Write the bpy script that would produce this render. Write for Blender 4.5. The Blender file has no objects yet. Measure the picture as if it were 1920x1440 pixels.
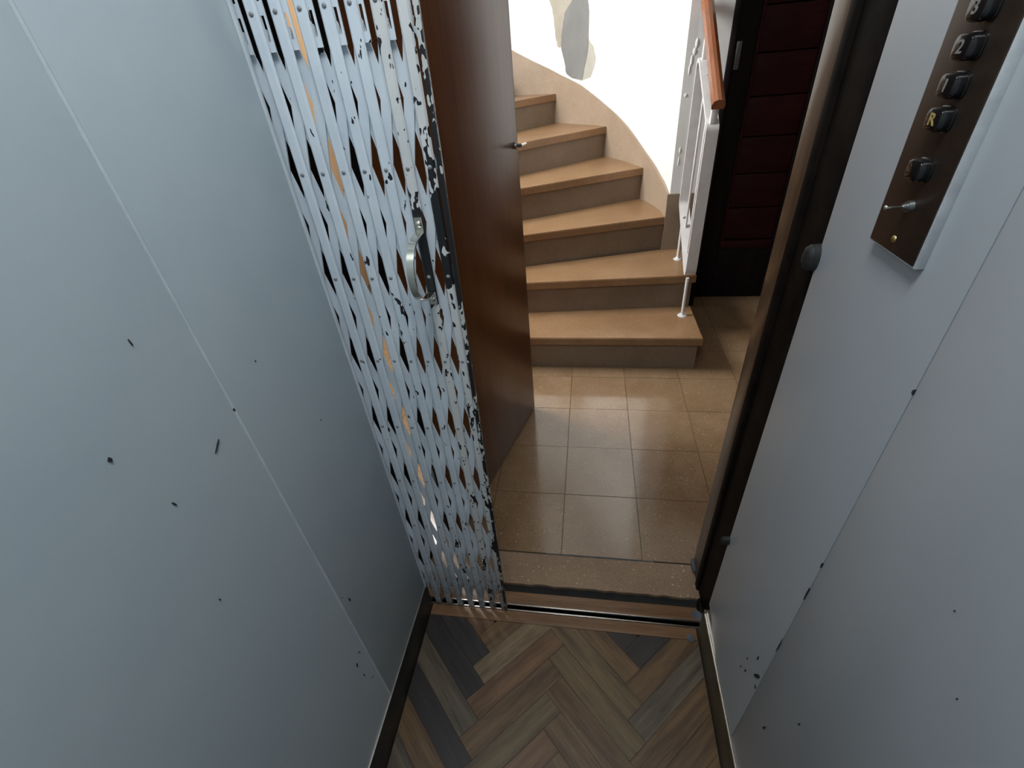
import bpy, bmesh, math, random
from mathutils import Vector, Matrix
random.seed(7)
K = 0.8333            # drawing units -> metres (25 cm landing tiles)
S = bpy.context.scene
COL = S.collection

# ------------------------------------------------------------------ camera, world, lights
R = [[0.9872600063, 0.0170954114, -0.1581942694],
     [0.1381869419, -0.5849913875, 0.7991804838],
     [-0.078879966, -0.8108593118, -0.5799009635]]
cam_d = bpy.data.cameras.new('camera')
cam = bpy.data.objects.new('camera', cam_d); COL.objects.link(cam)
cam.matrix_world = Matrix(((R[0][0], -R[0][1], -R[0][2], 0),
                           (R[1][0], -R[1][1], -R[1][2], 0),
                           (R[2][0], -R[2][1], -R[2][2], 1.57 * K),
                           (0, 0, 0, 1)))
cam_d.sensor_width = 36; cam_d.lens = 867.5 / 1920 * 36
cam_d.clip_start = 0.01
S.camera = cam

w = bpy.data.worlds.new('sky'); S.world = w; w.use_nodes = True
w.node_tree.nodes['Background'].inputs[0].default_value = (0.75, 0.85, 1, 1)
w.node_tree.nodes['Background'].inputs[1].default_value = 1.0

def area(name, loc, target, sx, sy, power, color):
    d = bpy.data.lights.new(name, 'AREA'); d.shape = 'RECTANGLE'
    d.size = sx * K; d.size_y = sy * K; d.energy = power; d.color = color
    o = bpy.data.objects.new(name, d); COL.objects.link(o)
    o.location = Vector(loc) * K
    o.rotation_euler = (Vector(target) - Vector(loc)).to_track_quat('-Z', 'Y').to_euler()
    return o
# daylight entering by the stairwell window (window_1) on the left of the landing
area('window_daylight', (-1.86, 2.62, 2.35), (0.3, 3.1, 1.3), 1.15, 1.2, 95, (0.95, 0.98, 1.0))
# the lamp in the lift car's ceiling
area('car_ceiling_light', (-0.08, 0.22, 2.50), (-0.08, 0.22, 0), 0.42, 0.42, 7.8, (0.93, 0.98, 1.0))

vs = S.view_settings
vs.view_transform = 'Standard'; vs.look = 'None'; vs.gamma = 1; vs.exposure = 0.0
vs.use_curve_mapping = False

# ------------------------------------------------------------------ materials
MATS = {}
def newmat(name):
    m = bpy.data.materials.new(name); m.use_nodes = True
    nt = m.node_tree; b = nt.nodes['Principled BSDF']
    MATS[name] = m
    return m, nt, b
def node(nt, t, **kw):
    n = nt.nodes.new(t)
    for k, v in kw.items(): setattr(n, k, v)
    return n
def ramp(nt, src, stops, interp='LINEAR'):
    r = node(nt, 'ShaderNodeValToRGB'); cr = r.color_ramp; cr.interpolation = interp
    while len(cr.elements) < len(stops): cr.elements.new(0.5)
    for e, (p, c) in zip(cr.elements, stops):
        e.position = p; e.color = (*c, 1) if len(c) == 3 else c
    nt.links.new(src, r.inputs[0]); return r.outputs[0]
def coords(nt, scale=(1, 1, 1), rand=False):
    tc = node(nt, 'ShaderNodeTexCoord'); mp = node(nt, 'ShaderNodeMapping')
    mp.inputs['Scale'].default_value = scale
    nt.links.new(tc.outputs['Object'], mp.inputs[0])
    if rand:
        oi = node(nt, 'ShaderNodeObjectInfo'); ml = node(nt, 'ShaderNodeMath', operation='MULTIPLY')
        ml.inputs[1].default_value = 37.0
        cb = node(nt, 'ShaderNodeCombineXYZ')
        nt.links.new(oi.outputs['Random'], ml.inputs[0])
        for i in range(3): nt.links.new(ml.outputs[0], cb.inputs[i])
        nt.links.new(cb.outputs[0], mp.inputs['Location'])
    return mp.outputs[0]
def noise(nt, vec, scale, detail=4, rough=0.55):
    n = node(nt, 'ShaderNodeTexNoise'); n.inputs['Scale'].default_value = scale
    n.inputs['Detail'].default_value = detail; n.inputs['Roughness'].default_value = rough
    nt.links.new(vec, n.inputs['Vector']); return n.outputs[0]
def bump(nt, b, h, strength=0.2, dist=0.002):
    bp = node(nt, 'ShaderNodeBump'); bp.inputs['Strength'].default_value = strength
    bp.inputs['Distance'].default_value = dist
    nt.links.new(h, bp.inputs['Height']); nt.links.new(bp.outputs[0], b.inputs['Normal'])
def mix(nt, fac, a, b, mode='MIX'):
    m = node(nt, 'ShaderNodeMix', data_type='RGBA', blend_type=mode)
    for sock, val in ((m.inputs[0], fac), (m.inputs[6], a), (m.inputs[7], b)):
        if isinstance(val, (int, float)): sock.default_value = val
        elif isinstance(val, tuple): sock.default_value = (*val, 1)
        else: nt.links.new(val, sock)
    return m.outputs[2]
def setb(b, rough=None, metal=None, spec=None, coat=None):
    if rough is not None: b.inputs['Roughness'].default_value = rough
    if metal is not None: b.inputs['Metallic'].default_value = metal
    if spec is not None: b.inputs['Specular IOR Level'].default_value = spec
    if coat is not None: b.inputs['Coat Weight'].default_value = coat; b.inputs['Coat Roughness'].default_value = 0.15

def paint(name, c1, c2, scale=3.0, rough=0.4, bumpy=0.1, bscale=220, spec=0.5):
    m, nt, b = newmat(name); v = coords(nt)
    col = ramp(nt, noise(nt, v, scale, 5, 0.6), [(0.35, c1), (0.65, c2)])
    nt.links.new(col, b.inputs['Base Color']); setb(b, rough, spec=spec)
    bump(nt, b, noise(nt, v, bscale, 3), bumpy, 0.001)
    return m
def wood(name, c1, c2, grain=(1.2, 14, 14), scale=3.0, rough=0.4, coat=0.0, contrast=(0.38, 0.64)):
    m, nt, b = newmat(name); v = coords(nt, grain, True)
    n1 = noise(nt, v, scale, 8, 0.62); n2 = noise(nt, v, scale * 5, 4, 0.7)
    base = ramp(nt, n1, [(contrast[0], c1), (contrast[1], c2)])
    col = mix(nt, 0.35, base, ramp(nt, n2, [(0.3, tuple(x * 0.55 for x in c1)), (0.7, c2)]), 'MIX')
    nt.links.new(col, b.inputs['Base Color']); setb(b, rough, coat=coat)
    bump(nt, b, n2, 0.12, 0.001)
    return m
def terrazzo(name, base1, base2, light, dark, rough=0.3, worn=0.12):
    m, nt, b = newmat(name); v = coords(nt, (1, 1, 1), True)
    col = ramp(nt, noise(nt, v, 6, 6, 0.7), [(0.32, base1), (0.68, base2)])
    fine = ramp(nt, noise(nt, v, 260, 3, 0.8), [(0.3, (0.66,) * 3), (0.7, (1.28,) * 3)])
    col = mix(nt, 0.85, col, fine, 'MULTIPLY')
    for sc, thr, c in ((95, 0.085, light), (130, 0.10, dark), (55, 0.065, light)):
        vo = node(nt, 'ShaderNodeTexVoronoi'); vo.inputs['Scale'].default_value = sc
        nt.links.new(v, vo.inputs['Vector'])
        # only some of the cells carry a visible chip
        sep = node(nt, 'ShaderNodeSeparateColor'); nt.links.new(vo.outputs['Color'], sep.inputs[0])
        gt = node(nt, 'ShaderNodeMath', operation='GREATER_THAN'); gt.inputs[1].default_value = 0.80
        nt.links.new(sep.outputs[0], gt.inputs[0])
        ms = ramp(nt, vo.outputs['Distance'], [(thr * 1.6, (1, 1, 1)), (thr * 2.8, (0, 0, 0))])
        mm = node(nt, 'ShaderNodeMath', operation='MULTIPLY')
        nt.links.new(ms, mm.inputs[0]); nt.links.new(gt.outputs[0], mm.inputs[1])
        m2 = node(nt, 'ShaderNodeMath', operation='MULTIPLY'); m2.inputs[1].default_value = 0.6
        nt.links.new(mm.outputs[0], m2.inputs[0])
        col = mix(nt, m2.outputs[0], col, c)
    nt.links.new(col, b.inputs['Base Color'])
    rr = node(nt, 'ShaderNodeMapRange'); nt.links.new(noise(nt, v, 12, 4), rr.inputs[0])
    rr.inputs[1].default_value = 0.3; rr.inputs[2].default_value = 0.7
    rr.inputs[3].default_value = rough - worn / 2; rr.inputs[4].default_value = rough + worn / 2
    nt.links.new(rr.outputs[0], b.inputs['Roughness'])
    return m

paint('car_wall_left', (0.42, 0.485, 0.52), (0.47, 0.53, 0.56), 2.5, 0.42, 0.10)
paint('car_wall_right', (0.43, 0.46, 0.49), (0.46, 0.49, 0.52), 2.5, 0.33, 0.08)
paint('chip_black', (0.012, 0.012, 0.014), (0.03, 0.03, 0.035), 30, 0.7)
paint('seam_dark', (0.10, 0.11, 0.12), (0.2, 0.21, 0.22), 30, 0.7)
paint('seam_bead', (0.47, 0.52, 0.55), (0.55, 0.60, 0.63), 20, 0.45)
paint('baseboard_black', (0.012, 0.011, 0.010), (0.035, 0.032, 0.028), 14, 0.45, 0.2)
paint('baseboard_olive', (0.055, 0.045, 0.025), (0.12, 0.10, 0.06), 10, 0.4, 0.2)
paint('landing_low_bounce', (0.085, 0.055, 0.038), (0.12, 0.08, 0.055), 4, 0.6)  # invented dark colour; unseen landing walls kept dim to cut bounce on the stairs
paint('white_plaster', (0.78, 0.78, 0.74), (0.86, 0.86, 0.84), 3, 0.75, 0.25, 40)
paint('grey_plaster', (0.40, 0.40, 0.38), (0.46, 0.46, 0.44), 8, 0.85, 0.3, 60)
paint('beige_plaster', (0.68, 0.63, 0.52), (0.76, 0.72, 0.62), 12, 0.85, 0.3, 60)
paint('cream_plaster', (0.76, 0.73, 0.64), (0.81, 0.80, 0.74), 12, 0.85, 0.3, 60)
paint('peach_wall', (0.80, 0.52, 0.28), (0.86, 0.60, 0.36), 3, 0.7, 0.2, 60)
paint('shaft_dark', (0.010, 0.009, 0.009), (0.02, 0.018, 0.017), 10, 0.85)
paint('frame_black', (0.006, 0.005, 0.005), (0.016, 0.012, 0.010), 18, 0.6, 0.3, 60, 0.05)
paint('ceiling_white', (0.60, 0.60, 0.58), (0.66, 0.66, 0.64), 3, 0.8)
paint('white_enamel', (0.66, 0.64, 0.62), (0.74, 0.72, 0.70), 20, 0.35, 0.1, 90)
paint('panel_side', (0.50, 0.52, 0.54), (0.62, 0.64, 0.66), 40, 0.45, 0.25, 90)
paint('rubber', (0.010, 0.010, 0.011), (0.03, 0.03, 0.03), 40, 0.6)
paint('mortar', (0.07, 0.085, 0.10), (0.15, 0.17, 0.19), 40, 0.9, 0.8, 90)
paint('joint_grout', (0.05, 0.038, 0.028), (0.09, 0.07, 0.05), 40, 0.9)
paint('joint_blue', (0.07, 0.085, 0.10), (0.14, 0.13, 0.12), 30, 0.9)
paint('subfloor', (0.02, 0.015, 0.012), (0.04, 0.03, 0.02), 10, 0.9)
terrazzo('terrazzo_floor', (0.235, 0.145, 0.078), (0.30, 0.195, 0.112), (0.55, 0.43, 0.30), (0.08, 0.05, 0.03), 0.125, 0.05)
MATS['terrazzo_floor'].node_tree.nodes['Principled BSDF'].inputs['Specular IOR Level'].default_value = 1.0
terrazzo('terrazzo_sill', (0.26, 0.165, 0.10), (0.34, 0.23, 0.145), (0.75, 0.65, 0.48), (0.10, 0.06, 0.04), 0.5, 0.15)
terrazzo('terrazzo_tread', (0.25, 0.138, 0.066), (0.315, 0.188, 0.096), (0.56, 0.40, 0.23), (0.15, 0.09, 0.06), 0.34, 0.10)
terrazzo('terrazzo_riser', (0.20, 0.145, 0.098), (0.26, 0.195, 0.135), (0.38, 0.30, 0.22), (0.12, 0.08, 0.06), 0.55, 0.10)  # duller than the treads: the risers' shade is put into this colour
terrazzo('terrazzo_skirt', (0.32, 0.235, 0.16), (0.39, 0.295, 0.21), (0.5, 0.4, 0.3), (0.25, 0.17, 0.12), 0.55, 0.10)
wood('plank_brown', (0.0619, 0.0326, 0.0136), (0.2093, 0.1221, 0.0571), rough=0.42)
wood('plank_pale', (0.1114, 0.0731, 0.0386), (0.3018, 0.2080, 0.1178), rough=0.42)
wood('plank_dark', (0.0210, 0.0163, 0.0150), (0.0504, 0.0394, 0.0354), rough=0.5)
wood('plank_red', (0.0743, 0.0349, 0.0155), (0.2288, 0.1239, 0.0607), rough=0.42)
wood('plank_olive', (0.0588, 0.0371, 0.0163), (0.1947, 0.1310, 0.0628), rough=0.42)
wood('plank_grey', (0.0464, 0.0360, 0.0245), (0.1606, 0.1239, 0.0821), rough=0.45)
wood('sill_wood', (0.1445, 0.0697, 0.0320), (0.2890, 0.1640, 0.0840), (1.2, 20, 20), 2.0, 0.45)
wood('door_veneer', (0.098, 0.026, 0.006), (0.185, 0.060, 0.014), (9, 9, 0.6), 1.6, 0.30, 0.0, (0.25, 0.8))
MATS['door_veneer'].node_tree.nodes['Principled BSDF'].inputs['Specular IOR Level'].default_value = 0.2
wood('door_edge', (0.07, 0.055, 0.05), (0.12, 0.10, 0.09), (10, 10, 1), 3, 0.4)
wood('jamb_brown', (0.05, 0.026, 0.014), (0.16, 0.095, 0.055), (16, 16, 1.2), 3, 0.35, 0.2)
wood('maroon_wood', (0.028, 0.004, 0.007), (0.050, 0.008, 0.012), (1, 8, 8), 3, 0.55, 0.0)
MATS['maroon_wood'].node_tree.nodes['Principled BSDF'].inputs['Specular IOR Level'].default_value = 0.2
wood('dark_frame_wood', (0.006, 0.004, 0.005), (0.014, 0.008, 0.009), (8, 8, 1), 3, 0.6)
MATS['dark_frame_wood'].node_tree.nodes['Principled BSDF'].inputs['Specular IOR Level'].default_value = 0.2
wood('handrail_wood', (0.20, 0.055, 0.018), (0.34, 0.11, 0.035), (10, 1, 1), 3, 0.22, 0.6)

def metal(name, c, rough, m=1.0, nscale=60):
    mt, nt, b = newmat(name); v = coords(nt)
    col = ramp(nt, noise(nt, v, nscale, 4), [(0.3, tuple(x * 0.8 for x in c)), (0.7, c)])
    nt.links.new(col, b.inputs['Base Color']); setb(b, rough, m)
    return mt
metal('chrome', (0.84, 0.81, 0.70), 0.16)
metal('aluminium', (0.72, 0.70, 0.66), 0.3)
metal('steel_dull', (0.36, 0.38, 0.38), 0.4)
metal('brass', (0.75, 0.60, 0.25), 0.3)
metal('bronze_plate', (0.085, 0.060, 0.047), 0.42, 0.75, 90)
m, nt, b = newmat('black_plastic'); v = coords(nt)
nt.links.new(ramp(nt, noise(nt, v, 40), [(0.3, (0.006, 0.006, 0.007)), (0.7, (0.012, 0.012, 0.013))]), b.inputs['Base Color']); setb(b, 0.14, spec=0.6)
m, nt, b = newmat('digit_pale'); v = coords(nt)
nt.links.new(ramp(nt, noise(nt, v, 200), [(0.3, (0.16, 0.155, 0.14)), (0.7, (0.26, 0.25, 0.22))]), b.inputs['Base Color']); setb(b, 0.5)
m, nt, b = newmat('digit_gold'); v = coords(nt)
nt.links.new(ramp(nt, noise(nt, v, 200), [(0.3, (0.36, 0.25, 0.08)), (0.7, (0.5, 0.36, 0.13))]), b.inputs['Base Color']); setb(b, 0.45)
m, nt, b = newmat('window_glass'); setb(b, 0.02); b.inputs['Transmission Weight'].default_value = 1.0
m, nt, b = newmat('lamp_diffuser'); b.inputs['Emission Color'].default_value = (0.86, 0.93, 1, 1); b.inputs['Emission Strength'].default_value = 3.0

def chipped(name, c1, c2, lo, hi, x0, x1, rub=0.0, under=(0.014, 0.014, 0.016)):
    """painted steel whose paint has flaked; the flaking grows from local x0 to x1 (metres)"""
    m, nt, b = newmat(name); v = coords(nt)
    col = ramp(nt, noise(nt, v, 14, 5), [(0.35, c1), (0.65, c2)])
    sx = node(nt, 'ShaderNodeSeparateXYZ'); nt.links.new(v, sx.inputs[0])
    mr = node(nt, 'ShaderNodeMapRange'); nt.links.new(sx.outputs[0], mr.inputs[0])
    for i, val in zip((1, 2, 3, 4), (x0, x1, lo, hi)): mr.inputs[i].default_value = val
    vz = coords(nt, (1, 1, 0.45)); big = noise(nt, vz, 42, 3, 0.65); small = noise(nt, vz, 120, 2, 0.5)
    # paint rubbed off around the pull handle
    ad = node(nt, 'ShaderNodeMath', operation='SUBTRACT'); ad.inputs[1].default_value = 1.285 * K; nt.links.new(sx.outputs[2], ad.inputs[0])
    ab = node(nt, 'ShaderNodeMath', operation='ABSOLUTE'); nt.links.new(ad.outputs[0], ab.inputs[0])
    hb = node(nt, 'ShaderNodeMapRange'); nt.links.new(ab.outputs[0], hb.inputs[0])
    for i, val in zip((1, 2, 3, 4), (0.055, 0.10, rub, 0.0)): hb.inputs[i].default_value = val
    th = node(nt, 'ShaderNodeMath', operation='SUBTRACT'); nt.links.new(mr.outputs[0], th.inputs[0]); nt.links.new(hb.outputs[0], th.inputs[1])
    sm = node(nt, 'ShaderNodeMath', operation='MAXIMUM')
    s2 = node(nt, 'ShaderNodeMath', operation='SUBTRACT'); s2.inputs[1].default_value = 0.05
    nt.links.new(small, s2.inputs[0]); nt.links.new(big, sm.inputs[0]); nt.links.new(s2.outputs[0], sm.inputs[1])
    gt = node(nt, 'ShaderNodeMath', operation='GREATER_THAN')
    nt.links.new(sm.outputs[0], gt.inputs[0]); nt.links.new(th.outputs[0], gt.inputs[1])
    # rust-brown grime low down by the track
    mz = node(nt, 'ShaderNodeMapRange'); nt.links.new(sx.outputs[2], mz.inputs[0])
    for i, val in zip((1, 2, 3, 4), (0.0, 0.30, 1.25, 0.0)): mz.inputs[i].default_value = val
    gm = node(nt, 'ShaderNodeMath', operation='MULTIPLY'); nt.links.new(mz.outputs[0], gm.inputs[0]); nt.links.new(noise(nt, v, 40, 4), gm.inputs[1])
    col = mix(nt, gm.outputs[0], col, (0.055, 0.042, 0.032))
    col = mix(nt, gt.outputs[0], col, under)
    nt.links.new(col, b.inputs['Base Color']); setb(b, 0.38)
    inv = node(nt, 'ShaderNodeMath', operation='SUBTRACT'); inv.inputs[0].default_value = 1; nt.links.new(gt.outputs[0], inv.inputs[1])
    bump(nt, b, inv.outputs[0], 0.5, 0.001)
    return m
chipped('gate_paint', (0.60, 0.67, 0.735), (0.69, 0.755, 0.81), 0.715, 0.65, -0.02, 0.22)
chipped('gate_paint_worn', (0.62, 0.63, 0.63), (0.70, 0.70, 0.68), 0.63, 0.59, 0.18, 0.25, 0.22)
chipped('post_black', (0.52, 0.52, 0.50), (0.6, 0.6, 0.58), 0.52, 0.48, 0.18, 0.25, 0.2)

# ------------------------------------------------------------------ mesh helpers (all input in drawing units, world frame)
WO = {}                                            # world origin (drawing units) of every object
def link(o, parent, origin):
    COL.objects.link(o); o.parent = parent
    base = WO[parent.name] if parent else Vector((0, 0, 0))
    o.location = (Vector(origin) - base) * K; WO[o.name] = Vector(origin)
    return o
def tag(o, label=None, cat=None, group=None, kind=None):
    if label: o['label'] = label
    if cat: o['category'] = cat
    if group: o['group'] = group
    if kind: o['kind'] = kind
    return o
def empty(name, loc, label=None, cat=None, kind=None):
    o = bpy.data.objects.new(name, None); o.empty_display_size = 0.05
    link(o, None, loc); return tag(o, label, cat, None, kind)
def mesh_obj(name, bm, mat, parent=None, origin=None, smooth=False):
    if origin is None: origin = WO[parent.name] if parent else (0, 0, 0)
    o_ = Vector(origin)
    for v in bm.verts: v.co = (v.co - o_) * K
    bmesh.ops.recalc_face_normals(bm, faces=bm.faces)
    me = bpy.data.meshes.new(name); bm.to_mesh(me); bm.free()
    me.materials.append(MATS[mat])
    if smooth:
        for p in me.polygons: p.use_smooth = True
        if hasattr(me, 'set_sharp_from_angle'): me.set_sharp_from_angle(angle=math.radians(40))
    o = bpy.data.objects.new(name, me)
    return link(o, parent, origin)
def bx(bm, x0, x1, y0, y1, z0, z1, bev=0.0):
    r = bmesh.ops.create_cube(bm, size=1)
    for v in r['verts']:
        v.co = Vector(((x0 + x1) / 2 + v.co.x * (x1 - x0), (y0 + y1) / 2 + v.co.y * (y1 - y0), (z0 + z1) / 2 + v.co.z * (z1 - z0)))
    if bev:
        es = list({e for v in r['verts'] for e in v.link_edges})
        bmesh.ops.bevel(bm, geom=es, offset=bev, segments=2, affect='EDGES', profile=0.5)
    return r
def box(name, mat, parent, x0, x1, y0, y1, z0, z1, bev=0.0, origin=None):
    bm = bmesh.new(); bx(bm, x0, x1, y0, y1, z0, z1, bev)
    return mesh_obj(name, bm, mat, parent, origin, smooth=bev > 0)
def prism(bm, pts, z0, z1):
    n = len(pts)
    a = [bm.verts.new((p[0], p[1], z0)) for p in pts]; c = [bm.verts.new((p[0], p[1], z1)) for p in pts]
    bm.faces.new(a[::-1]); bm.faces.new(c)
    for i in range(n): bm.faces.new((a[i], a[(i + 1) % n], c[(i + 1) % n], c[i]))
def cyl(bm, p0, p1, r0, r1=None, seg=16):
    p0, p1 = Vector(p0), Vector(p1); d = p1 - p0
    M_ = Matrix.Translation((p0 + p1) / 2) @ d.to_track_quat('Z', 'Y').to_matrix().to_4x4()
    bmesh.ops.create_cone(bm, cap_ends=True, segments=seg, radius1=r0, radius2=r0 if r1 is None else r1, depth=d.length, matrix=M_)
def dome(bm, c, axis, r, h, seg=12):
    """rivet / screw head: a flattened half sphere standing on c along axis"""
    q = Vector(axis).to_track_quat('Z', 'Y').to_matrix().to_4x4()
    rr = bmesh.ops.create_uvsphere(bm, u_segments=seg, v_segments=6, radius=1)
    for v in rr['verts']:
        co = v.co.copy(); z = max(co.z, -0.15)
        v.co = Vector(c) + (q @ Vector((co.x * r, co.y * r, z * h)))
def loop_sweep(bm, outer, inner, ax0, ax1, tov):
    """ring between two closed outlines, extruded from ax0 to ax1; tov(p, a) -> Vector"""
    n = len(outer); V = []
    for a in (ax0, ax1): V.append(([bm.verts.new(tov(p, a)) for p in outer], [bm.verts.new(tov(p, a)) for p in inner]))
    for i in range(n):
        j = (i + 1) % n
        bm.faces.new((V[0][0][i], V[0][0][j], V[1][0][j], V[1][0][i]))
        bm.faces.new((V[0][1][i], V[1][1][i], V[1][1][j], V[0][1][j]))
        for s in (0, 1): bm.faces.new((V[s][0][i], V[s][1][i], V[s][1][j], V[s][0][j]))

# ------------------------------------------------------------------ lift car: walls
XL, XR, YB, ZT = -0.528, 0.370, -0.62, 2.52
wl = empty('wall_left', (XL, 0.1, 0), kind='structure')
box('panel', 'car_wall_left', wl, XL - 0.02, XL - 0.001, YB, 0.479, 0.132, ZT)
box('panel', 'car_wall_left', wl, XL - 0.018, XL + 0.001, 0.482, 0.815, 0.132, ZT, 0.0006)
bm = bmesh.new(); cyl(bm, (XL - 0.0005, 0.4815, 0.122), (XL - 0.0005, 0.4815, ZT), 0.0026, seg=8)
mesh_obj('seam_bead', bm, 'seam_bead', wl, smooth=True)
bm = bmesh.new(); cyl(bm, (XL - 0.003, 0.814, 0.122), (XL - 0.003, 0.814, ZT), 0.007, seg=10)
mesh_obj('corner_bead', bm, 'seam_bead', wl, smooth=True)
wr = empty('wall_right', (XR, 0.1, 0), kind='structure')
box('panel', 'car_wall_right', wr, XR + 0.0005, XR + 0.02, YB, 0.4795, 0.150, ZT, 0.0004)
# front sheet with a soft bend: the strip by the doorway turns a little outward
bm = bmesh.new(); prof = [(XR, 0.4805)]
for i in range(9):
    t = i / 8; a = math.radians(7.0) * t
    prof.append((XR + 0.045 * (1 - math.cos(a)) * 1.0 + (0.0 if t == 0 else 0), 0.615 + 0.045 * t))
x_, y_ = prof[-1]
prof.append((x_ + 0.150 * math.tan(math.radians(5.5)), y_ + 0.165))
back = [(p[0] + 0.018, p[1]) for p in prof]
prism(bm, prof + back[::-1], 0.150, ZT)
mesh_obj('panel', bm, 'car_wall_right', wr, smooth=True)
box('seam_line', 'seam_dark', wr, XR + 0.0015, XR + 0.003, 0.479, 0.481, 0.150, ZT)
tag(box('wall_back', 'car_wall_left', None, XL - 0.02, XR + 0.02, YB - 0.02, YB, 0, ZT), kind='structure')
tag(box('ceiling_car', 'ceiling_white', None, XL - 0.02, XR + 0.02, YB - 0.02, 0.815, ZT, ZT + 0.02), kind='structure')

def chip(parent, x, y, z, ry, rz, rot=0, sgn=1, mat='chip_black'):
    bm = bmesh.new(); n = 9; P = []
    for i in range(n):
        a = 2 * math.pi * i / n; r = random.uniform(0.6, 1.15)
        u, v = math.cos(a) * ry * r, math.sin(a) * rz * r
        P.append((y + u * math.cos(rot) - v * math.sin(rot), z + u * math.sin(rot) + v * math.cos(rot)))
    va = [bm.verts.new((x + sgn * 0.0009, p[0], p[1])) for p in P]; vb = [bm.verts.new((x - sgn * 0.001, p[0], p[1])) for p in P]
    bm.faces.new(va); bm.faces.new(vb[::-1])
    for i in range(n): bm.faces.new((va[i], vb[i], vb[(i + 1) % n], va[(i + 1) % n]))
    mesh_obj('paint_chip', bm, mat, parent, origin=(x, y, z))
for y, z, a, b_, r in [(0.304, 1.234, .0028, .0040, 0), (0.330, 1.128, .0012, .0055, .2), (0.480, 1.164, .0015, .004, 0), (0.507, .583, .0022, .010, .15),
                      (0.439, .415, .002, .007, -.3), (0.442, .355, .0015, .004, 0), (0.462, .43, .001, .006, .4), (0.425, 1.14, .0008, .012, -.9),
                      (0.56, 1.20, .001, .002, 0), (0.40, 1.33, .0008, .005, .1), (0.20, 1.40, .0008, .002, 0), (0.49, .62, .001, .002, 0), (0.30, .95, .001, .002, 0),
                      (0.65, 1.0, .001, .002, 0), (.46, .30, .0015, .003, 0)]:
    chip(wl, XL if y < .48 else XL + 0.0012, y, z, a, b_, r, 1)
for y, z, a, b_, r in [(0.494, .455, .0045, .022, .45), (0.486, .425, .004, .006, 0), (0.516, .49, .002, .009, .1), (0.415, .415, .002, .012, .2), (0.545, .42, .002, .004, 0),
                      (0.246, 1.014, .0008, .0010, 0), (.36, .60, .002, .004, .3), (.30, 1.08, .0007, .0008, 0), (.535, .385, .003, .005, .2), (.555, .36, .002, .004, 0), (.481, 1.22, .002, .004, 0), (.481, .88, .0016, .009, 0), (.481, .80, .001, .02, 0), (.481, .62, .001, .03, 0)]:
    chip(wr, XR, y, z, a, b_, r, -1)

# baseboards
bl = empty('baseboard_left', (XL, 0.1, 0), kind='structure')
box('board', 'baseboard_black', bl, XL - 0.02, XL + 0.002, YB, 0.822, 0.0, 0.128, 0.001)
box('top_trim', 'aluminium', bl, XL - 0.006, XL + 0.0035, YB, 0.815, 0.128, 0.1325, 0.001)
br = empty('baseboard_right', (XR, 0.1, 0), kind='structure')
box('board', 'baseboard_olive', br, XR - 0.001, XR + 0.02, YB, 0.812, 0.0, 0.138, 0.001)
bm = bmesh.new(); bx(bm, XR - 0.004, XR + 0.004, YB, 0.795, 0.138, 0.146, 0.0018); bx(bm, XR + 0.001, XR + 0.008, YB, 0.795, 0.146, 0.152, 0.001)
mesh_obj('top_trim', bm, 'aluminium', br, smooth=True)

# ------------------------------------------------------------------ lift car: herringbone parquet
fl = empty('floor_car', (0, 0.1, 0), kind='structure')
box('subfloor', 'subfloor', fl, XL - 0.02, XR + 0.02, YB, 0.90, -0.06, -0.008)
def clip_poly(P, rect):
    x0, x1, y0, y1 = rect
    for ax, lim, keep in ((0, x0, 1), (0, x1, -1), (1, y0, 1), (1, y1, -1)):
        Q = []
        for i in range(len(P)):
            a, c = P[i], P[(i + 1) % len(P)]
            ia, ic = (a[ax] - lim) * keep >= 0, (c[ax] - lim) * keep >= 0
            if ia: Q.append(a)
            if ia != ic:
                t = (lim - a[ax]) / (c[ax] - a[ax]); Q.append((a[0] + t * (c[0] - a[0]), a[1] + t * (c[1] - a[1])))
        P = Q
        if len(P) < 3: return []
    return P
def area2(P): return abs(sum(P[i][0] * P[(i + 1) % len(P)][1] - P[(i + 1) % len(P)][0] * P[i][1] for i in range(len(P)))) / 2
pw, PL = 0.067, 0.335
r2 = math.sqrt(0.5)
DARK = [(-.40, .64), (-.35, .70), (-.47, .52), (.20, .772), (.12, .76)]
PALE = [(-.20, .72)]
GREY = [(-.42, .57), (-.50, .40), (.26, .66)]
OLIVE = [(-.50, .76), (-.06, .67)]
def inside(P, q):
    s = None
    for i in range(len(P)):
        a, c = P[i], P[(i + 1) % len(P)]
        cr = (c[0] - a[0]) * (q[1] - a[1]) - (c[1] - a[1]) * (q[0] - a[0])
        if s is None: s = cr > 0
        elif s != (cr > 0): return False
    return True
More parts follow.
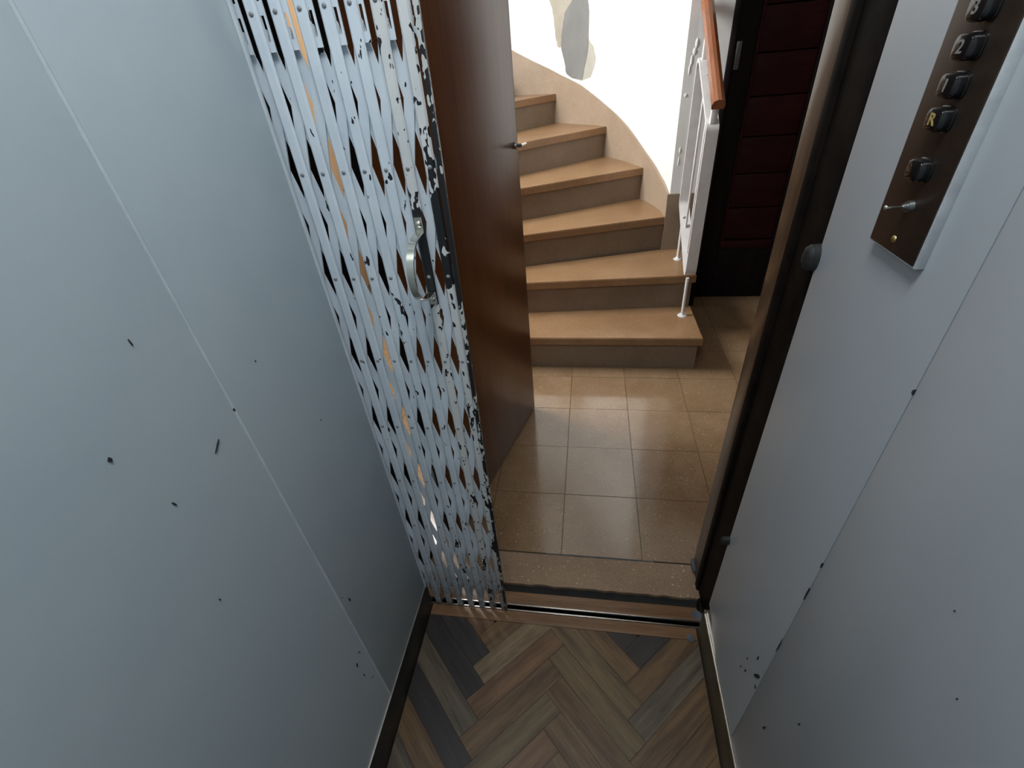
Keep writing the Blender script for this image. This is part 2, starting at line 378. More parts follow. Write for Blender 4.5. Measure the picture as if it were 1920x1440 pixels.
for i in range(-20, 24):
    for j in range(-6, 7):
        for d in (0, 1):
            if d == 0: u0, u1, v0, v1 = 0.14, 0.14 + PL, 0.555, 0.555 + pw
            else: u0, u1, v0, v1 = 0.14 + PL, 0.14 + PL + pw, 0.555 + pw - PL, 0.555 + pw
            du, dv = i * pw + j * PL, i * pw - j * PL
            g = 0.0004
            u0, u1, v0, v1 = u0 + du + g, u1 + du - g, v0 + dv + g, v1 + dv - g
            quad = [((u - v) * r2, (u + v) * r2) for u, v in ((u0, v0), (u1, v0), (u1, v1), (u0, v1))]
            P = clip_poly(quad, (XL + 0.004, XR - 0.003, -0.42, 0.783))
            if len(P) < 3 or area2(P) < 2e-4: continue
            cx = sum(p[0] for p in P) / len(P); cy = sum(p[1] for p in P) / len(P)
            mat = random.choice(['plank_brown', 'plank_brown', 'plank_red', 'plank_olive'])
            for lst, mm in ((GREY, 'plank_grey'), (OLIVE, 'plank_olive'), (PALE, 'plank_pale'), (DARK, 'plank_dark')):
                if any(inside(quad, q) for q in lst): mat = mm
            ang = math.pi / 4 if d == 0 else -math.pi / 4
            ca, sa = math.cos(-ang), math.sin(-ang)
            zt = random.uniform(-0.0004, 0.0004)
            bm = bmesh.new()
            prism(bm, [((p[0] - cx) * ca - (p[1] - cy) * sa + cx, (p[0] - cx) * sa + (p[1] - cy) * ca + cy) for p in P], -0.008, zt)
            o = mesh_obj('plank', bm, mat, fl, origin=(cx, cy, 0)); o.rotation_euler.z = ang
box('border_plank', 'sill_wood', fl, XL + 0.003, XR - 0.003, 0.7845, 0.8235, -0.008, 0.0005, 0.0008)

# threshold: slotted track, outer sill board
tr = empty('trim_1', (0.0, 0.835, 0), kind='structure')
box('rail', 'aluminium', tr, -0.55, 0.395, 0.8245, 0.8285, -0.008, 0.003, 0.0006)
box('rail', 'aluminium', tr, -0.55, 0.395, 0.8435, 0.8475, -0.008, 0.003, 0.0006)
box('groove', 'chip_black', tr, -0.55, 0.395, 0.8285, 0.8435, -0.012, -0.008)
box('sill_board', 'sill_wood', tr, -0.58, 0.385, 0.848, 0.893, -0.010, 0.001, 0.001)

# ------------------------------------------------------------------ hoistway, landing walls
tag(box('wall_shaft_left', 'shaft_dark', None, -0.95, -0.605, 0.83, 0.955, -0.3, 2.9), kind='structure')
tag(box('wall_shaft_right', 'shaft_dark', None, 0.425, 0.9, 0.80, 0.955, -0.3, 2.9), kind='structure')
tag(box('wall_shaft_top', 'shaft_dark', None, -0.95, 0.9, 0.80, 0.955, 2.45, 2.95), kind='structure')
tag(box('wall_front_left', 'landing_low_bounce', None, -1.95, -0.64, 0.957, 1.045, 0, 3.5), kind='structure')
tag(box('wall_front_right', 'landing_low_bounce', None, 0.46, 1.75, 0.957, 1.06, 0, 3.5), kind='structure')
tag(box('wall_front_top', 'landing_low_bounce', None, -0.64, 0.46, 0.957, 1.045, 2.42, 3.5), kind='structure')
tag(box('wall_landing_right', 'landing_low_bounce', None, 1.7, 1.8, 1.06, 3.4, 0, 3.5), kind='structure')
wll = empty('wall_landing_left', (-1.92, 2.6, 0), kind='structure')
bm = bmesh.new()
bx(bm, -2.0, -1.92, 0.96, 1.95, 0, 3.5); bx(bm, -2.0, -1.92, 3.25, 4.85, 0, 3.5)
bx(bm, -2.0, -1.92, 1.95, 3.25, 0, 1.65); bx(bm, -2.0, -1.92, 1.95, 3.25, 3.05, 3.5)
mesh_obj('masonry', bm, 'peach_wall', wll)
tag(box('ceiling_landing', 'ceiling_white', None, -2.0, 1.8, 0.957, 4.9, 3.5, 3.56), kind='structure')
win = empty('window_1', (-1.96, 2.6, 1.65), kind='structure')
bm = bmesh.new()
for a in ((1.95, 2.0, 1.65, 3.05), (3.2, 3.25, 1.65, 3.05), (1.95, 3.25, 1.65, 1.7), (1.95, 3.25, 3.0, 3.05), (2.58, 2.62, 1.65, 3.05)):
    bx(bm, -1.99, -1.93, *a)
mesh_obj('window_frame', bm, 'white_enamel', win)
for a in ((2.0, 2.58), (2.62, 3.2)): box('pane', 'window_glass', win, -1.968, -1.962, a[0], a[1], 1.7, 3.0)

# ------------------------------------------------------------------ landing floor of terrazzo tiles
ff = empty('floor_landing', (0.0, 2.0, 0), kind='structure')
box('screed', 'joint_grout', ff, -2.0, 1.8, 0.93, 4.9, -0.06, -0.004)
TX = [-0.083 + 0.301 * k for k in range(-7, 7)]; TY = [1.060 + 0.2965 * k for k in range(0, 9)]
bm = bmesh.new(); g = 0.0011
prism(bm, [(-0.15, -0.148), (0.15, -0.148), (0.15, 0.148), (-0.15, 0.148)], -0.02, 0.0)
for v in bm.verts:
    v.co.x *= (0.301 / 2 - g) / 0.15; v.co.y *= (0.2965 / 2 - g) / 0.148
ref = mesh_obj('tile', bm, 'terrazzo_floor', ff, origin=(0, 0, 0)); tile_me = ref.data
bpy.data.objects.remove(ref)
for i in range(len(TX) - 1):
    for j in range(len(TY) - 1):
        cx, cy = (TX[i] + TX[i + 1]) / 2, (TY[j] + TY[j + 1]) / 2
        if cx > 1.7 or cx < -1.9 or (cy > 2.6 and -0.8 < cx < 0.4): continue
        o = bpy.data.objects.new('tile', tile_me); link(o, ff, (cx, cy, random.uniform(-0.0005, 0.0005)))
# landing sill slabs in front of the door, rough front edge over the gap
for k, (a, c) in enumerate(((-0.66, 0.40),)):
    bm = bmesh.new(); n = 36; P = []
    for i in range(n + 1): P.append((a + (c - a) * i / n, 0.927 + random.uniform(-0.003, 0.003)))
    P += [(c, 1.0545), (a, 1.0545)]
    prism(bm, P, -0.03, 0.0); mesh_obj('sill_slab', bm, 'terrazzo_sill', ff)
bm = bmesh.new(); P = []
for i in range(31): P.append((-0.14 + 0.4 * i / 30, 1.0545 + random.uniform(-.001, .001)))
for i in range(31): P.append((0.26 - 0.4 * i / 30, 1.0605 + random.uniform(-.001, .0015)))
prism(bm, P, -0.02, 0.0006); mesh_obj('joint_mortar', bm, 'joint_blue', ff)
box('edge_beam', 'shaft_dark', ff, -0.66, 0.43, 0.899, 0.929, -0.3, -0.012)

# ------------------------------------------------------------------ curved stair wall
PC = [(.500, 3.16), (.475, 3.35), (.39, 3.60), (.15, 4.07), (-.26, 4.50), (-.62, 4.66), (-1.0, 4.70)]
def catmull(P, n=12):
    Q = [Vector(p) for p in P]; Q = [2 * Q[0] - Q[1]] + Q + [2 * Q[-1] - Q[-2]]; out = []
    for i in range(1, len(Q) - 2):
        a, b_, c, d = Q[i - 1:i + 3]
        for k in range(n):
            t = k / n
            out.append(0.5 * (2 * b_ + (c - a) * t + (2 * a - 5 * b_ + 4 * c - d) * t * t + (3 * b_ - a - 3 * c + d) * t ** 3))
    out.append(Q[-2]); return out
WC = catmull(PC); LEN = [0]
for a, c in zip(WC, WC[1:]): LEN.append(LEN[-1] + (c - a).length)
def on_wall(s, off=0.0):
    """point on the wall curve at arc length s, moved off towards the stairs"""
    for i in range(len(WC) - 1):
        if s <= LEN[i + 1] or i == len(WC) - 2:
            t = (s - LEN[i]) / (LEN[i + 1] - LEN[i]); p = WC[i].lerp(WC[i + 1], t); d = (WC[i + 1] - WC[i]).normalized()
            return p + Vector((-d.y, d.x)) * off
def interp(tab, s):
    for (a, za), (c, zc) in zip(tab, tab[1:]):
        if s <= c: return za + (zc - za) * max(0, (s - a)) / (c - a)
    return tab[-1][1]
ws = empty('wall_stairwell', (0.4, 3.6, 0), kind='structure')
bm = bmesh.new(); pts = [tuple(p) for p in WC] + [(-1.92, 4.70), (-1.92, 4.85), (0.70, 4.85), (0.70, 3.172), (0.5, 3.172)]
pts = pts[0:1] + pts[1:]
prism(bm, pts[:-1], 0, 3.5)
mesh_obj('masonry', bm, 'white_plaster', ws, smooth=True)
SK = [(0, .775), (.067, .786), (.225, .834), (.449, .93), (.736, 1.067), (1.024, 1.186), (1.334, 1.323), (1.569, 1.399), (1.826, 1.501), (1.979, 1.573), (2.36, 1.78)]
bm = bmesh.new(); N = 60; ring = []
for i in range(N + 1):
    s = 2.36 * i / N; z1 = interp(SK, s); p0, p1 = on_wall(s, 0.016), on_wall(s, -0.01)
    ring.append([bm.verts.new((p.x, p.y, z)) for p, z in ((p0, 0.02), (p0, z1), (p1, z1), (p1, 0.02))])
for a, c in zip(ring, ring[1:]):
    for k in range(4): bm.faces.new((a[k], a[(k + 1) % 4], c[(k + 1) % 4], c[k]))
bm.faces.new(ring[0]); bm.faces.new(ring[-1][::-1])
mesh_obj('skirting', bm, 'terrazzo_skirt', ws, smooth=True)
def patch(name, outline, mat, off):
    """thin skin lying on the curved wall; outline in (arc length, height)"""
    P = []
    for i in range(len(outline)):
        a, c = outline[i], outline[(i + 1) % len(outline)]
        for k in range(4):
            t = k / 4; j = 0.006 if k else 0
            P.append((a[0] + (c[0] - a[0]) * t + random.uniform(-j, j), a[1] + (c[1] - a[1]) * t + random.uniform(-j, j)))
    zs = sorted(p[1] for p in P); z0, z1 = zs[0] + 1e-4, zs[-1] - 1e-4
    bm = bmesh.new(); rows = 40; prev = None
    def span(z):
        xs = []
        for i in range(len(P)):
            a, c = P[i], P[(i + 1) % len(P)]
            if (a[1] - z) * (c[1] - z) < 0: xs.append(a[0] + (c[0] - a[0]) * (z - a[1]) / (c[1] - a[1]))
        return (min(xs), max(xs)) if xs else None
    for i in range(rows + 1):
        z = z0 + (z1 - z0) * i / rows; sp = span(z)
        if not sp: continue
        row = []
        for k in range(7):
            p = on_wall(sp[0] + (sp[1] - sp[0]) * k / 6, off); row.append(bm.verts.new((p.x, p.y, z)))
        if prev:
            for k in range(6): bm.faces.new((prev[k], prev[k + 1], row[k + 1], row[k]))
        prev = row
    bmesh.ops.solidify(bm, geom=bm.faces[:], thickness=0.0015)
    return mesh_obj(name, bm, mat, ws)
patch('old_paint_patch', [(1.70, 2.05), (1.66, 1.874), (1.632, 1.821), (1.61, 1.693), (1.592, 1.581), (1.548, 1.575), (1.52, 1.60), (1.43, 1.84), (1.36, 2.05)], 'beige_plaster', 0.003)
patch('stain_patch', [(1.27, 1.62), (1.20, 1.56), (1.175, 1.486), (1.20, 1.42), (1.235, 1.37), (1.34, 1.353), (1.35, 1.62)], 'cream_plaster', 0.002)
patch('bare_plaster_patch', [(1.428, 1.849), (1.505, 1.79), (1.54, 1.671), (1.548, 1.579), (1.521, 1.502), (1.5, 1.404), (1.424, 1.37), (1.329, 1.358), (1.289, 1.459), (1.257, 1.588), (1.256, 1.772), (1.269, 1.833), (1.30, 1.95), (1.38, 1.95)], 'grey_plaster', 0.005)
# plaster blisters on the narrow end face beside the railing
we = empty('wall_end', (0.6, 3.16, 0), kind='structure')
box('masonry', 'white_plaster', we, 0.502, 0.715, 3.163, 3.40, 0, 3.5)
box('skirting', 'terrazzo_riser', we, 0.484, 0.70, 3.143, 3.164, 0.0, 0.775)  # shadow on this skirting painted in by using the duller terrazzo
for x, z, rx, rz in ((.528, 1.42, .006, .03), (.534, 1.46, .008, .03), (.545, 1.50, .012, .02), (.552, 1.535, .010, .025), (.525, 1.30, .012, .012), (.53, 1.02, .006, .02), (.528, .96, .004, .03)):
    bm = bmesh.new(); dome(bm, (x, 3.1635, z), (0, -1, 0), 1, 0.005, 10)
    for v in bm.verts:
        v.co.x = x + (v.co.x - x) * rx; v.co.z = z + (v.co.z - z) * rz
    mesh_obj('plaster_blister', bm, 'white_plaster', we, smooth=True)
tag(box('wall_end_right', 'white_plaster', None, 1.35, 1.8, 3.163, 3.40, 0, 3.5), kind='structure')
tag(box('wall_end_top', 'white_plaster', None, 0.715, 1.35, 3.163, 3.40, 2.5, 3.5), kind='structure')

# ------------------------------------------------------------------ staircase
st = empty('staircase', (0.1, 2.35, 0), 'tan terrazzo winding staircase rising along the curved white wall', 'staircase')
HR = 0.2115
NOSE = {1: ((-.90, 2.335), (.634, 2.328)), 2: ((-.90, 2.596), (.632, 2.703)), 3: ((-.90, 2.734), (.502, 3.160)), 4: ((-.90, 2.94), (.375, 3.607)),
        5: ((-.90, 3.19), (.135, 4.095)), 6: ((-.90, 3.68), (-.275, 4.515)), 7: ((-.92, 4.0), (-.72, 4.68)), 8: ((-1.15, 4.05), (-1.15, 4.69)), 9: ((-1.42, 4.05), (-1.42, 4.69))}
def tread_poly(k, front, back_):
    a, c = (Vector(p) for p in NOSE[k]); a2, c2 = (Vector(p) for p in NOSE[k + 1])
    d = (c - a).normalized(); n = Vector((d.y, -d.x)); d2 = (c2 - a2).normalized(); n2 = Vector((d2.y, -d2.x))
    P = [a + n * front, c + n * front]
    if k == 2: P += [Vector((.632, 3.158)), Vector((.50, 3.158))]
    if k >= 3:                                    # follow the curved wall
        for q in WC:
            s1 = (q - c).dot(n) < -0.03; s2 = (q - c2).dot(n2) > 0.03
            if s1 and s2: P.append(q.copy())
    if k != 2: P.append(c2 - n2 * back_)
    P.append(a2 - n2 * back_)
    return P
for k in range(1, 9):
    z = k * HR
    P = tread_poly(k, 0.0, 0.03); Pr = tread_poly(k, -0.02, 0.02)
    if k <= 2: Pr = [Vector((min(p.x, 0.615), p.y)) for p in Pr]
    bm = bmesh.new(); prism(bm, Pr, 0.0 if k < 4 else z - HR - 0.06, z - 0.048); mesh_obj('riser', bm, 'terrazzo_riser', st)
    bm = bmesh.new(); prism(bm, P, z - 0.048, z)
    bmesh.ops.bevel(bm, geom=[e for e in bm.edges if abs(e.verts[0].co.z - e.verts[1].co.z) < 1e-6], offset=0.004, segments=2, affect='EDGES')
    mesh_obj('tread', bm, 'terrazzo_tread', st)

# ------------------------------------------------------------------ railing
ra = empty('stair_railing', (0.572, 2.6, HR), 'white metal stair railing with red-brown wooden handrail on the lowest steps', 'railing')
def rounded(P, r, n=6):
    out = []
    for i in range(len(P)):
        p, a, c = Vector(P[i]), Vector(P[i - 1]), Vector(P[(i + 1) % len(P)])
        u, v = (a - p).normalized(), (c - p).normalized(); t = r / math.tan(math.acos(max(-1, min(1, u.dot(v)))) / 2)
        s, e = p + u * t, p + v * t
        for k in range(n + 1):
            f = k / n; out.append((s.lerp(p, f)).lerp(p.lerp(e, f), f))
    return out
FR = [(2.600, .425), (2.600, 1.215), (3.07, 1.505), (3.07, .735)]
outer = rounded(FR, 0.05)
FI = [(2.614, .448), (2.614, 1.206), (3.056, 1.480), (3.056, .742)]
inner = rounded(FI, 0.04)
bm = bmesh.new(); loop_sweep(bm, outer, inner, 0.545, 0.603, lambda p, a: Vector((a, p[0], p[1])))
mesh_obj('frame', bm, 'white_enamel', ra, smooth=True)
for y in (2.76, 2.91):
    zb = .448 + (y - 2.614) / .442 * .294 + .004; zt = 1.206 + (y - 2.614) / .442 * .274 - .004
    box('baluster', 'white_enamel', ra, 0.568, 0.578, y - 0.009, y + 0.009, zb - 0.02, zt + 0.02, 0.002)
for y, zb, zt in ((2.605, HR, .45), (2.968, 2 * HR, .69)):
    bm = bmesh.new(); cyl(bm, (.562, y, zb), (.562, y, zt), 0.0095); cyl(bm, (.562, y, zb), (.562, y, zb + .006), 0.028, 0.024, 24); cyl(bm, (.562, y, zb + .006), (.562, y, zb + .014), 0.016, 0.011)
    mesh_obj('foot_post', bm, 'white_enamel', ra, smooth=True)
for y, zb, zt in ((2.625, 1.20, 1.29), (3.02, 1.46, 1.565)):
    box('handrail_bracket', 'white_enamel', ra, 0.560, 0.590, y - 0.014, y + 0.014, zb, zt, 0.002)
bm = bmesh.new(); A, B = Vector((0.5755, 2.565, 1.300)), Vector((0.5755, 3.150, 1.705)); d = (B - A).normalized(); up = Vector((0, -d.z, d.y))
prof = [(-.027, -.018), (.027, -.018), (.031, .0), (.024, .022), (.008, .030), (-.008, .030), (-.024, .022), (-.031, .0)]
ra_ = [[bm.verts.new(p + Vector((1, 0, 0)) * u + up * v) for u, v in prof] for p in (A, B)]
for i in range(8): bm.faces.new((ra_[0][i], ra_[0][(i + 1) % 8], ra_[1][(i + 1) % 8], ra_[1][i]))
bm.faces.new(ra_[0]); bm.faces.new(ra_[1][::-1])
tag(mesh_obj('handrail', bm, 'handrail_wood', ra), 'varnished red-brown wooden handrail')

# ------------------------------------------------------------------ dark maroon door across the landing
d2 = empty('door_2', (1.0, 3.3, 0), kind='structure')
box('jamb', 'dark_frame_wood', d2, 0.715, 0.745, 3.155, 3.36, 0, 2.5, 0.003)
box('jamb', 'dark_frame_wood', d2, 1.33, 1.35, 3.155, 3.36, 0, 2.5, 0.003)
box('stop', 'dark_frame_wood', d2, 0.745, 0.765, 3.255, 3.29, 0, 2.5, 0.003)
box('stile', 'dark_frame_wood', d2, 0.747, 0.885, 3.295, 3.335, 0.004, 2.45, 0.003)
box('stile', 'dark_frame_wood', d2, 1.22, 1.328, 3.295, 3.335, 0.004, 2.45, 0.003)
box('bottom_rail', 'dark_frame_wood', d2, 0.887, 1.218, 3.297, 3.335, 0.004, 0.36, 0.003)
box('molding', 'maroon_wood', d2, 0.887, 1.218, 3.290, 3.330, 0.362, 0.415, 0.006)
box('molding', 'maroon_wood', d2, 0.887, 0.905, 3.290, 3.330, 0.415, 2.45, 0.004)
for k in range(10):
    z0 = 0.42 + k * 0.2085
    if z0 > 2.4: break
    box('board', 'maroon_wood', d2, 0.906, 1.218, 3.306, 3.333, z0 + 0.003, min(z0 + 0.2055, 2.45), 0.005)
box('latch_plate', 'steel_dull', d2, 0.785, 0.812, 3.291, 3.296, 1.395, 1.525, 0.001)
tag(box('wall_behind_door', 'shaft_dark', None, 0.70, 1.40, 3.36, 3.42, 0, 2.6), kind='structure')

# ------------------------------------------------------------------ landing door frame and open veneered door
fr = empty('trim_2', (0.40, 1.0, 0), kind='structure')
box('jamb', 'jamb_brown', fr, 0.396, 0.458, 0.985, 1.062, 0, 2.42, 0.004)
box('stop_strip', 'frame_black', fr, 0.391, 0.456, 0.957, 0.9845, 0, 2.42, 0.003)
box('steel_strip', 'frame_black', fr, 0.3975, 0.424, 0.832, 0.956, 0.004, 2.44, 0.003)
box('jamb', 'frame_black', fr, -0.64, -0.580, 0.957, 1.052, 0, 2.42, 0.004)
box('head', 'jamb_brown', fr, -0.580, 0.396, 0.957, 1.052, 2.38, 2.42, 0.004)
def lump(name, c, r, mat, parent=None):
    bm = bmesh.new(); bmesh.ops.create_icosphere(bm, subdivisions=2, radius=1)
    for v in bm.verts:
        f = random.uniform(0.8, 1.15); v.co = Vector((c[0] + v.co.x * r[0] * f, c[1] + v.co.y * r[1] * f, c[2] + v.co.z * r[2] * f))
    return mesh_obj(name, bm, mat, parent, smooth=True)
lump('mortar_lump', (.3945, 1.045, .012), (.008, .030, .022), 'mortar', fr)
lump('mortar_lump', (.385, .868, .0), (.024, .020, .007), 'mortar', fr)
lump('mortar_lump', (.395, .90, .0), (.014, .03, .012), 'frame_black', fr)
lump('mortar_lump', (.345, .79, .0), (.012, .014, .004), 'mortar', fr)

d1 = empty('door_1', (-0.494, 1.09, 0), kind='structure')
HB = Vector((-0.494, 1.092)); FE = Vector((-0.272, 1.946)); dd = (FE - HB).normalized(); nn = Vector((-dd.y, dd.x))
def dpt(t, n, z): q = HB + dd * t + nn * n; return Vector((q.x, q.y, z))
DW = (FE - HB).length
def dbox(name, mat, t0, t1, n0, n1, z0, z1, bev=0.0, parent=None):
    bm = bmesh.new(); r = bx(bm, t0, t1, n0, n1, z0, z1, bev)
    for v in bm.verts: v.co = dpt(v.co.x, v.co.y, v.co.z)
    return mesh_obj(name, bm, mat, parent or d1, smooth=bev > 0)
dbox('leaf', 'door_veneer', 0.004, DW - 0.006, 0.0, 0.056, 0.008, 2.37, 0.0015)
dbox('edge_strip', 'door_edge', DW - 0.006, DW, 0.001, 0.055, 0.008, 2.37, 0.001)
dbox('hinge_edge', 'frame_black', 0.0, 0.0042, -0.0005, 0.080, 0.008, 2.37, 0.0005)  # end of the leaf in shadow, the shade put into its black colour
# lever handle near the free edge
zh = 1.286
bm = bmesh.new(); cyl(bm, dpt(DW - .022, 0.001, zh), dpt(DW - .022, -0.006, zh), 0.013, 0.011, 20); cyl(bm, dpt(DW - .022, 0, zh), dpt(DW - .022, -0.022, zh), 0.0065)
mesh_obj('handle_rose', bm, 'steel_dull', d1, smooth=True)
bm = bmesh.new(); cyl(bm, dpt(DW - .026, -0.021, zh), dpt(DW + 0.030, -0.019, zh - 0.002), 0.0065, 0.0050, 14)
mesh_obj('latch_lever', bm, 'aluminium', d1, smooth=True)
dbox('latch_plate', 'steel_dull', DW - .001, DW + 0.0015, .010, .036, zh - .06, zh + .045, 0.0005)
for z in (0.35, 2.0):
    bm = bmesh.new(); cyl(bm, dpt(-0.008, 0.04, z - .05), dpt(-0.008, 0.04, z + .05), 0.008, seg=12); mesh_obj('hinge', bm, 'steel_dull', d1, smooth=True)

# ------------------------------------------------------------------ collapsible lattice gate
ga = empty('lattice_gate', (-0.545, 0.835, 0.0), 'folded pale blue lattice gate with chipped paint across the lift doorway', 'gate')
PX = [-0.543 + 0.0393 * k for k in range(8)]; PH = 0.196; Z0 = 0.052; NT = 8; ZTOP = Z0 + PH * NT
# pickets: U channels with the web facing the car
for k, x in enumerate(PX):
    bm = bmesh.new(); hw, t = 0.0094, 0.0022; y0, y1 = 0.822, 0.8268
    P = [(x - hw, y1), (x - hw, y0 + .003), (x - hw + .003, y0), (x + hw - .003, y0), (x + hw, y0 + .003), (x + hw, y1), (x + hw - t, y1), (x + hw - t, y0 + t + .0012), (x - hw + t, y0 + t + .0012), (x - hw + t, y1)]
    prism(bm, P, 0.006, 2.30)
    mesh_obj('picket', bm, 'gate_paint_worn' if k >= 6 else 'gate_paint', ga)
# crossing lattice straps riveted to each picket
def strap(xa, za, xb, zb, y):
    bm = bmesh.new(); a, c = Vector((xa, 0, za)), Vector((xb, 0, zb)); d = (c - a).normalized(); n = Vector((d.z, 0, -d.x)) * 0.0086
    a -= d * 0.008; c += d * 0.008
    q = [a - n, c - n, c + n, a + n]
    va = [bm.verts.new((p.x, y, p.z)) for p in q]; vb = [bm.verts.new((p.x, y + 0.0032, p.z)) for p in q]
    bm.faces.new(va); bm.faces.new(vb[::-1])
    for i in range(4): bm.faces.new((va[i], vb[i], vb[(i + 1) % 4], va[(i + 1) % 4]))
    mesh_obj('lattice_strap', bm, 'gate_paint', ga)
for n in range(-7, NT + 1):
    for s, y in ((1, 0.8340), (-1, 0.8378)):
        # strap passes picket k at level n + k (rising) or n + 7 - k (falling)
        ks = [k for k in range(8) if 0 <= n + (k if s > 0 else 7 - k) <= NT]
        if len(ks) < 2: continue
        lv = lambda k: Z0 + PH * (n + (k if s > 0 else 7 - k))
        strap(PX[ks[0]], lv(ks[0]), PX[ks[-1]], lv(ks[-1]), y)
for k in range(7):                                           # upper lattice, just above the frame
    for n in range(0, 3):
        strap(PX[k], 1.74 + PH * n, PX[k + 1], 1.74 + PH * (n + 1), 0.8340); strap(PX[k + 1], 1.74 + PH * n, PX[k], 1.74 + PH * (n + 1), 0.8378)
bm = bmesh.new(); dome(bm, (0, 0, 0), (0, -1, 0), 0.0040, 0.0022); rv = mesh_obj('rivet', bm, 'gate_paint', ga, origin=(0, 0, 0), smooth=True); rv_me = rv.data; bpy.data.objects.remove(rv)
for k, x in enumerate(PX):
    for n in range(0, 9):
        o = bpy.data.objects.new('rivet', rv_me); link(o, ga, (x, 0.8222, Z0 + PH * n + (0.028 if n == 8 else 0)))
# slotted slide plates behind the upper pickets
for k, x in enumerate(PX):
    bm = bmesh.new(); h, sa_, sb_ = 0.0185, 0.0098, 0.0150; ya, yb_ = 0.8290, 0.8312
    bx(bm, x - 0.0095, x + sa_, ya, yb_, 1.600, 2.25); bx(bm, x + sb_, x + h, ya, yb_, 1.600, 2.25)
    for p, q in ((1.600, 1.6135), (1.6455, 1.6625), (1.717, 2.25)): bx(bm, x + sa_, x + sb_, ya, yb_, p, q)
    mesh_obj('slide_plate', bm, 'gate_paint', ga)
# black lead post along the free edge of the gate (leans very slightly)
bm = bmesh.new(); bx(bm, PX[7] + 0.0108, PX[7] + 0.0140, 0.820, 0.846, 0.004, 2.30); bx(bm, PX[7] + 0.0108, PX[7] + 0.0195, 0.819, 0.822, 0.004, 2.30)
for v in bm.verts: v.co.x += 0.009 * (v.co.z - 1.0) * 0.9
mesh_obj('lead_post', bm, 'post_black', ga)
for k, x in enumerate(PX):                                   # feet running in the track
    box('foot', 'chip_black', ga, x - 0.0085, x + 0.0105, 0.829, 0.843, -0.006, 0.010, 0.002)
# pull handle: bent strap with two screwed ears
HX = PX[6] + 0.001
bm = bmesh.new(); N = 28; prev = None; hh = 0.0068
path = [(0.8205, 1.343), (0.8200, 1.320)]
for i in range(N + 1):
    a = math.pi * i / N; path.append((0.8185 - 0.085 * math.sin(a) ** 0.75, 1.257 + 0.060 * math.cos(a)))
path += [(0.8200, 1.194), (0.8205, 1.171)]
for i, (y, z) in enumerate(path):
    p = Vector((y, z)); a = Vector(path[max(i - 1, 0)]); c = Vector(path[min(i + 1, len(path) - 1)]); t = (c - a).normalized(); nr = Vector((-t.y, t.x)) * 0.0018
    q = [bm.verts.new((HX + sx * hh, (p + nr * sn).x, (p + nr * sn).y)) for sx, sn in ((-1, 1), (1, 1), (1, -1), (-1, -1))]
    if prev:
        for k in range(4): bm.faces.new((prev[k], prev[(k + 1) % 4], q[(k + 1) % 4], q[k]))
    else: bm.faces.new(q)
    prev = q
bm.faces.new(prev[::-1])
hd = tag(mesh_obj('pull_handle', bm, 'chrome', ga, smooth=True), 'bowed chrome pull handle')
for z in (1.331, 1.183):
    bm = bmesh.new(); dome(bm, (HX, 0.8180, z), (0, -1, 0), 0.0062, 0.0042); mesh_obj('screw', bm, 'chrome', hd, smooth=True)

# ------------------------------------------------------------------ rubber buffers at the right-hand edge of the doorway
def buffer(y, z, r, label):
    bm = bmesh.new(); cyl(bm, (.395, y, z), (.373, y, z), r, r * 0.95, 20); dome(bm, (.373, y, z), (-1, 0, 0), r * 0.95, 0.010, 20)
    for v in bm.verts: v.co.z = z + (v.co.z - z) * 1.35
    tag(mesh_obj('door_buffer', bm, 'rubber', None, origin=(.392, y, z), smooth=True), label, 'buffer')
buffer(.830, 1.246, .0175, 'large black rubber buffer on the doorway edge below the button panel')
buffer(.824, .467, .0105, 'small black rubber buffer low on the right doorway edge near the floor')

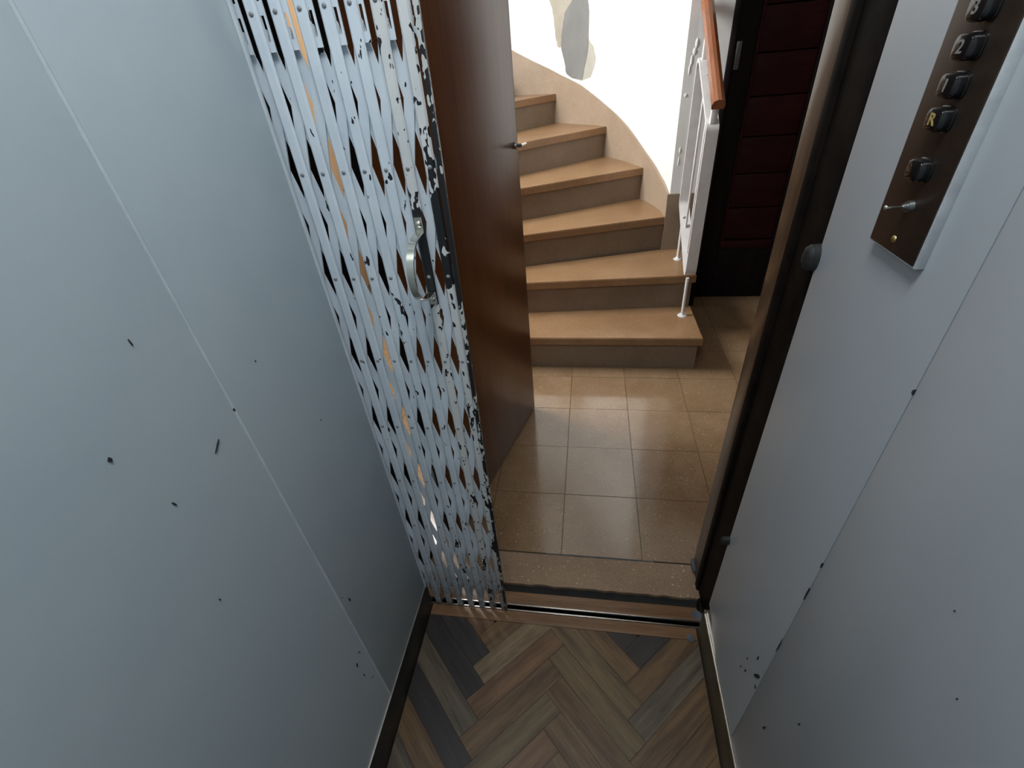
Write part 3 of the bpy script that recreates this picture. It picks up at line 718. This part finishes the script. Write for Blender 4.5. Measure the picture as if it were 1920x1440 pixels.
# ------------------------------------------------------------------ control panel
cp = empty('control_panel', (XR, 0.588, 1.345), 'dark bronze lift control panel with black buttons on the right wall', 'control panel')
box('housing', 'panel_side', cp, 0.3595, 0.3705, 0.5505, 0.6520, 1.338, 1.80, 0.001)
box('face_plate', 'bronze_plate', cp, 0.3580, 0.3600, 0.5530, 0.6510, 1.3405, 1.80, 0.0006)
def superellipse(n, a, b_, e=3.2):
    out = []
    for i in range(n):
        t = 2 * math.pi * i / n; c, s = math.cos(t), math.sin(t)
        out.append((a * math.copysign(abs(c) ** (2 / e), c), b_ * math.copysign(abs(s) ** (2 / e), s)))
    return out
def button(z, text, digit, wy=0.0135, wz=0.0112, dep=0.0125):
    yb = 0.5975; n = 28; bm = bmesh.new(); rings = []
    for f, x in ((1.08, .3582), (1.08, .3565), (1.0, .3560), (1.0, .3580 - dep + .003), (.93, .3580 - dep + .0008), (.80, .3580 - dep), (0.0, .3580 - dep)):
        rings.append([bm.verts.new((x, yb + u * f, z + v * f)) for u, v in superellipse(n, wy, wz)] if f else [bm.verts.new((x, yb, z))])
    for a, c in zip(rings, rings[1:]):
        for i in range(n):
            if len(c) == 1: bm.faces.new((a[i], a[(i + 1) % n], c[0]))
            else: bm.faces.new((a[i], a[(i + 1) % n], c[(i + 1) % n], c[i]))
    b_ = mesh_obj('button', bm, 'black_plastic', cp, smooth=True)
    if text:
        cu = bpy.data.curves.new('digit', 'FONT'); cu.body = text; cu.align_x = 'CENTER'; cu.align_y = 'CENTER'; cu.size = 0.0155 * K; cu.extrude = 0.0003
        cu.offset = 0.0002
        to = bpy.data.objects.new('digit_curve', cu); COL.objects.link(to)
        me = bpy.data.meshes.new_from_object(to.evaluated_get(bpy.context.evaluated_depsgraph_get()))
        bpy.data.objects.remove(to)
        # text lies in local xy: x -> -y (reading from inside the car), y -> z
        for v in me.vertices:
            x, y, zz = v.co; v.co = (-zz, -x * 1.15, y)
        me.materials.clear(); me.materials.append(MATS[digit])
        link(bpy.data.objects.new('digit', me), b_, (.3580 - dep - .0002, yb, z))
    return b_
button(1.5705, '3', 'digit_pale'); button(1.5408, '2', 'digit_pale'); button(1.5096, '1', 'digit_pale'); button(1.4804, 'R', 'digit_gold'); button(1.4322, '', None)
# key switch: bar across a round barrel
zs = 1.3945
bm = bmesh.new(); cyl(bm, (.3582, .5955, zs), (.3530, .5955, zs), .0070, .0060, 20); cyl(bm, (.3530, .5955, zs), (.3490, .5955, zs), .0042, .0036, 16); mesh_obj('switch_barrel', bm, 'steel_dull', cp, smooth=True)
bm = bmesh.new(); cyl(bm, (.3500, .5955, zs), (.3330, .5965, zs - .0005), .0018, .0027, 12); dome(bm, (.3330, .5965, zs - .0005), (-1, 0, 0), .0027, .002); mesh_obj('switch_lever', bm, 'chrome', cp, smooth=True)
bm = bmesh.new(); dome(bm, (.3578, .6020, 1.3555), (-1, 0, 0), .0042, .0022); bx(bm, .3553, .3558, .5985, .6055, 1.3550, 1.3560); mesh_obj('screw', bm, 'brass', cp, smooth=True)

# ------------------------------------------------------------------ ceiling lamp of the car (overhead, behind the frame)
cl = empty('ceiling_lamp', (-0.08, 0.22, ZT), 'square white ceiling lamp in the lift car', 'lamp')
bm = bmesh.new()
for a in ((-.31, .15, -.01, .005), (-.31, .15, .435, .45), (-.31, -.295, .005, .435), (.135, .15, .005, .435)): bx(bm, a[0], a[1], a[2], a[3], 2.49, 2.52)
mesh_obj('lamp_frame', bm, 'white_enamel', cl)
box('diffuser', 'lamp_diffuser', cl, -.295, .135, .005, .435, 2.512, 2.519)
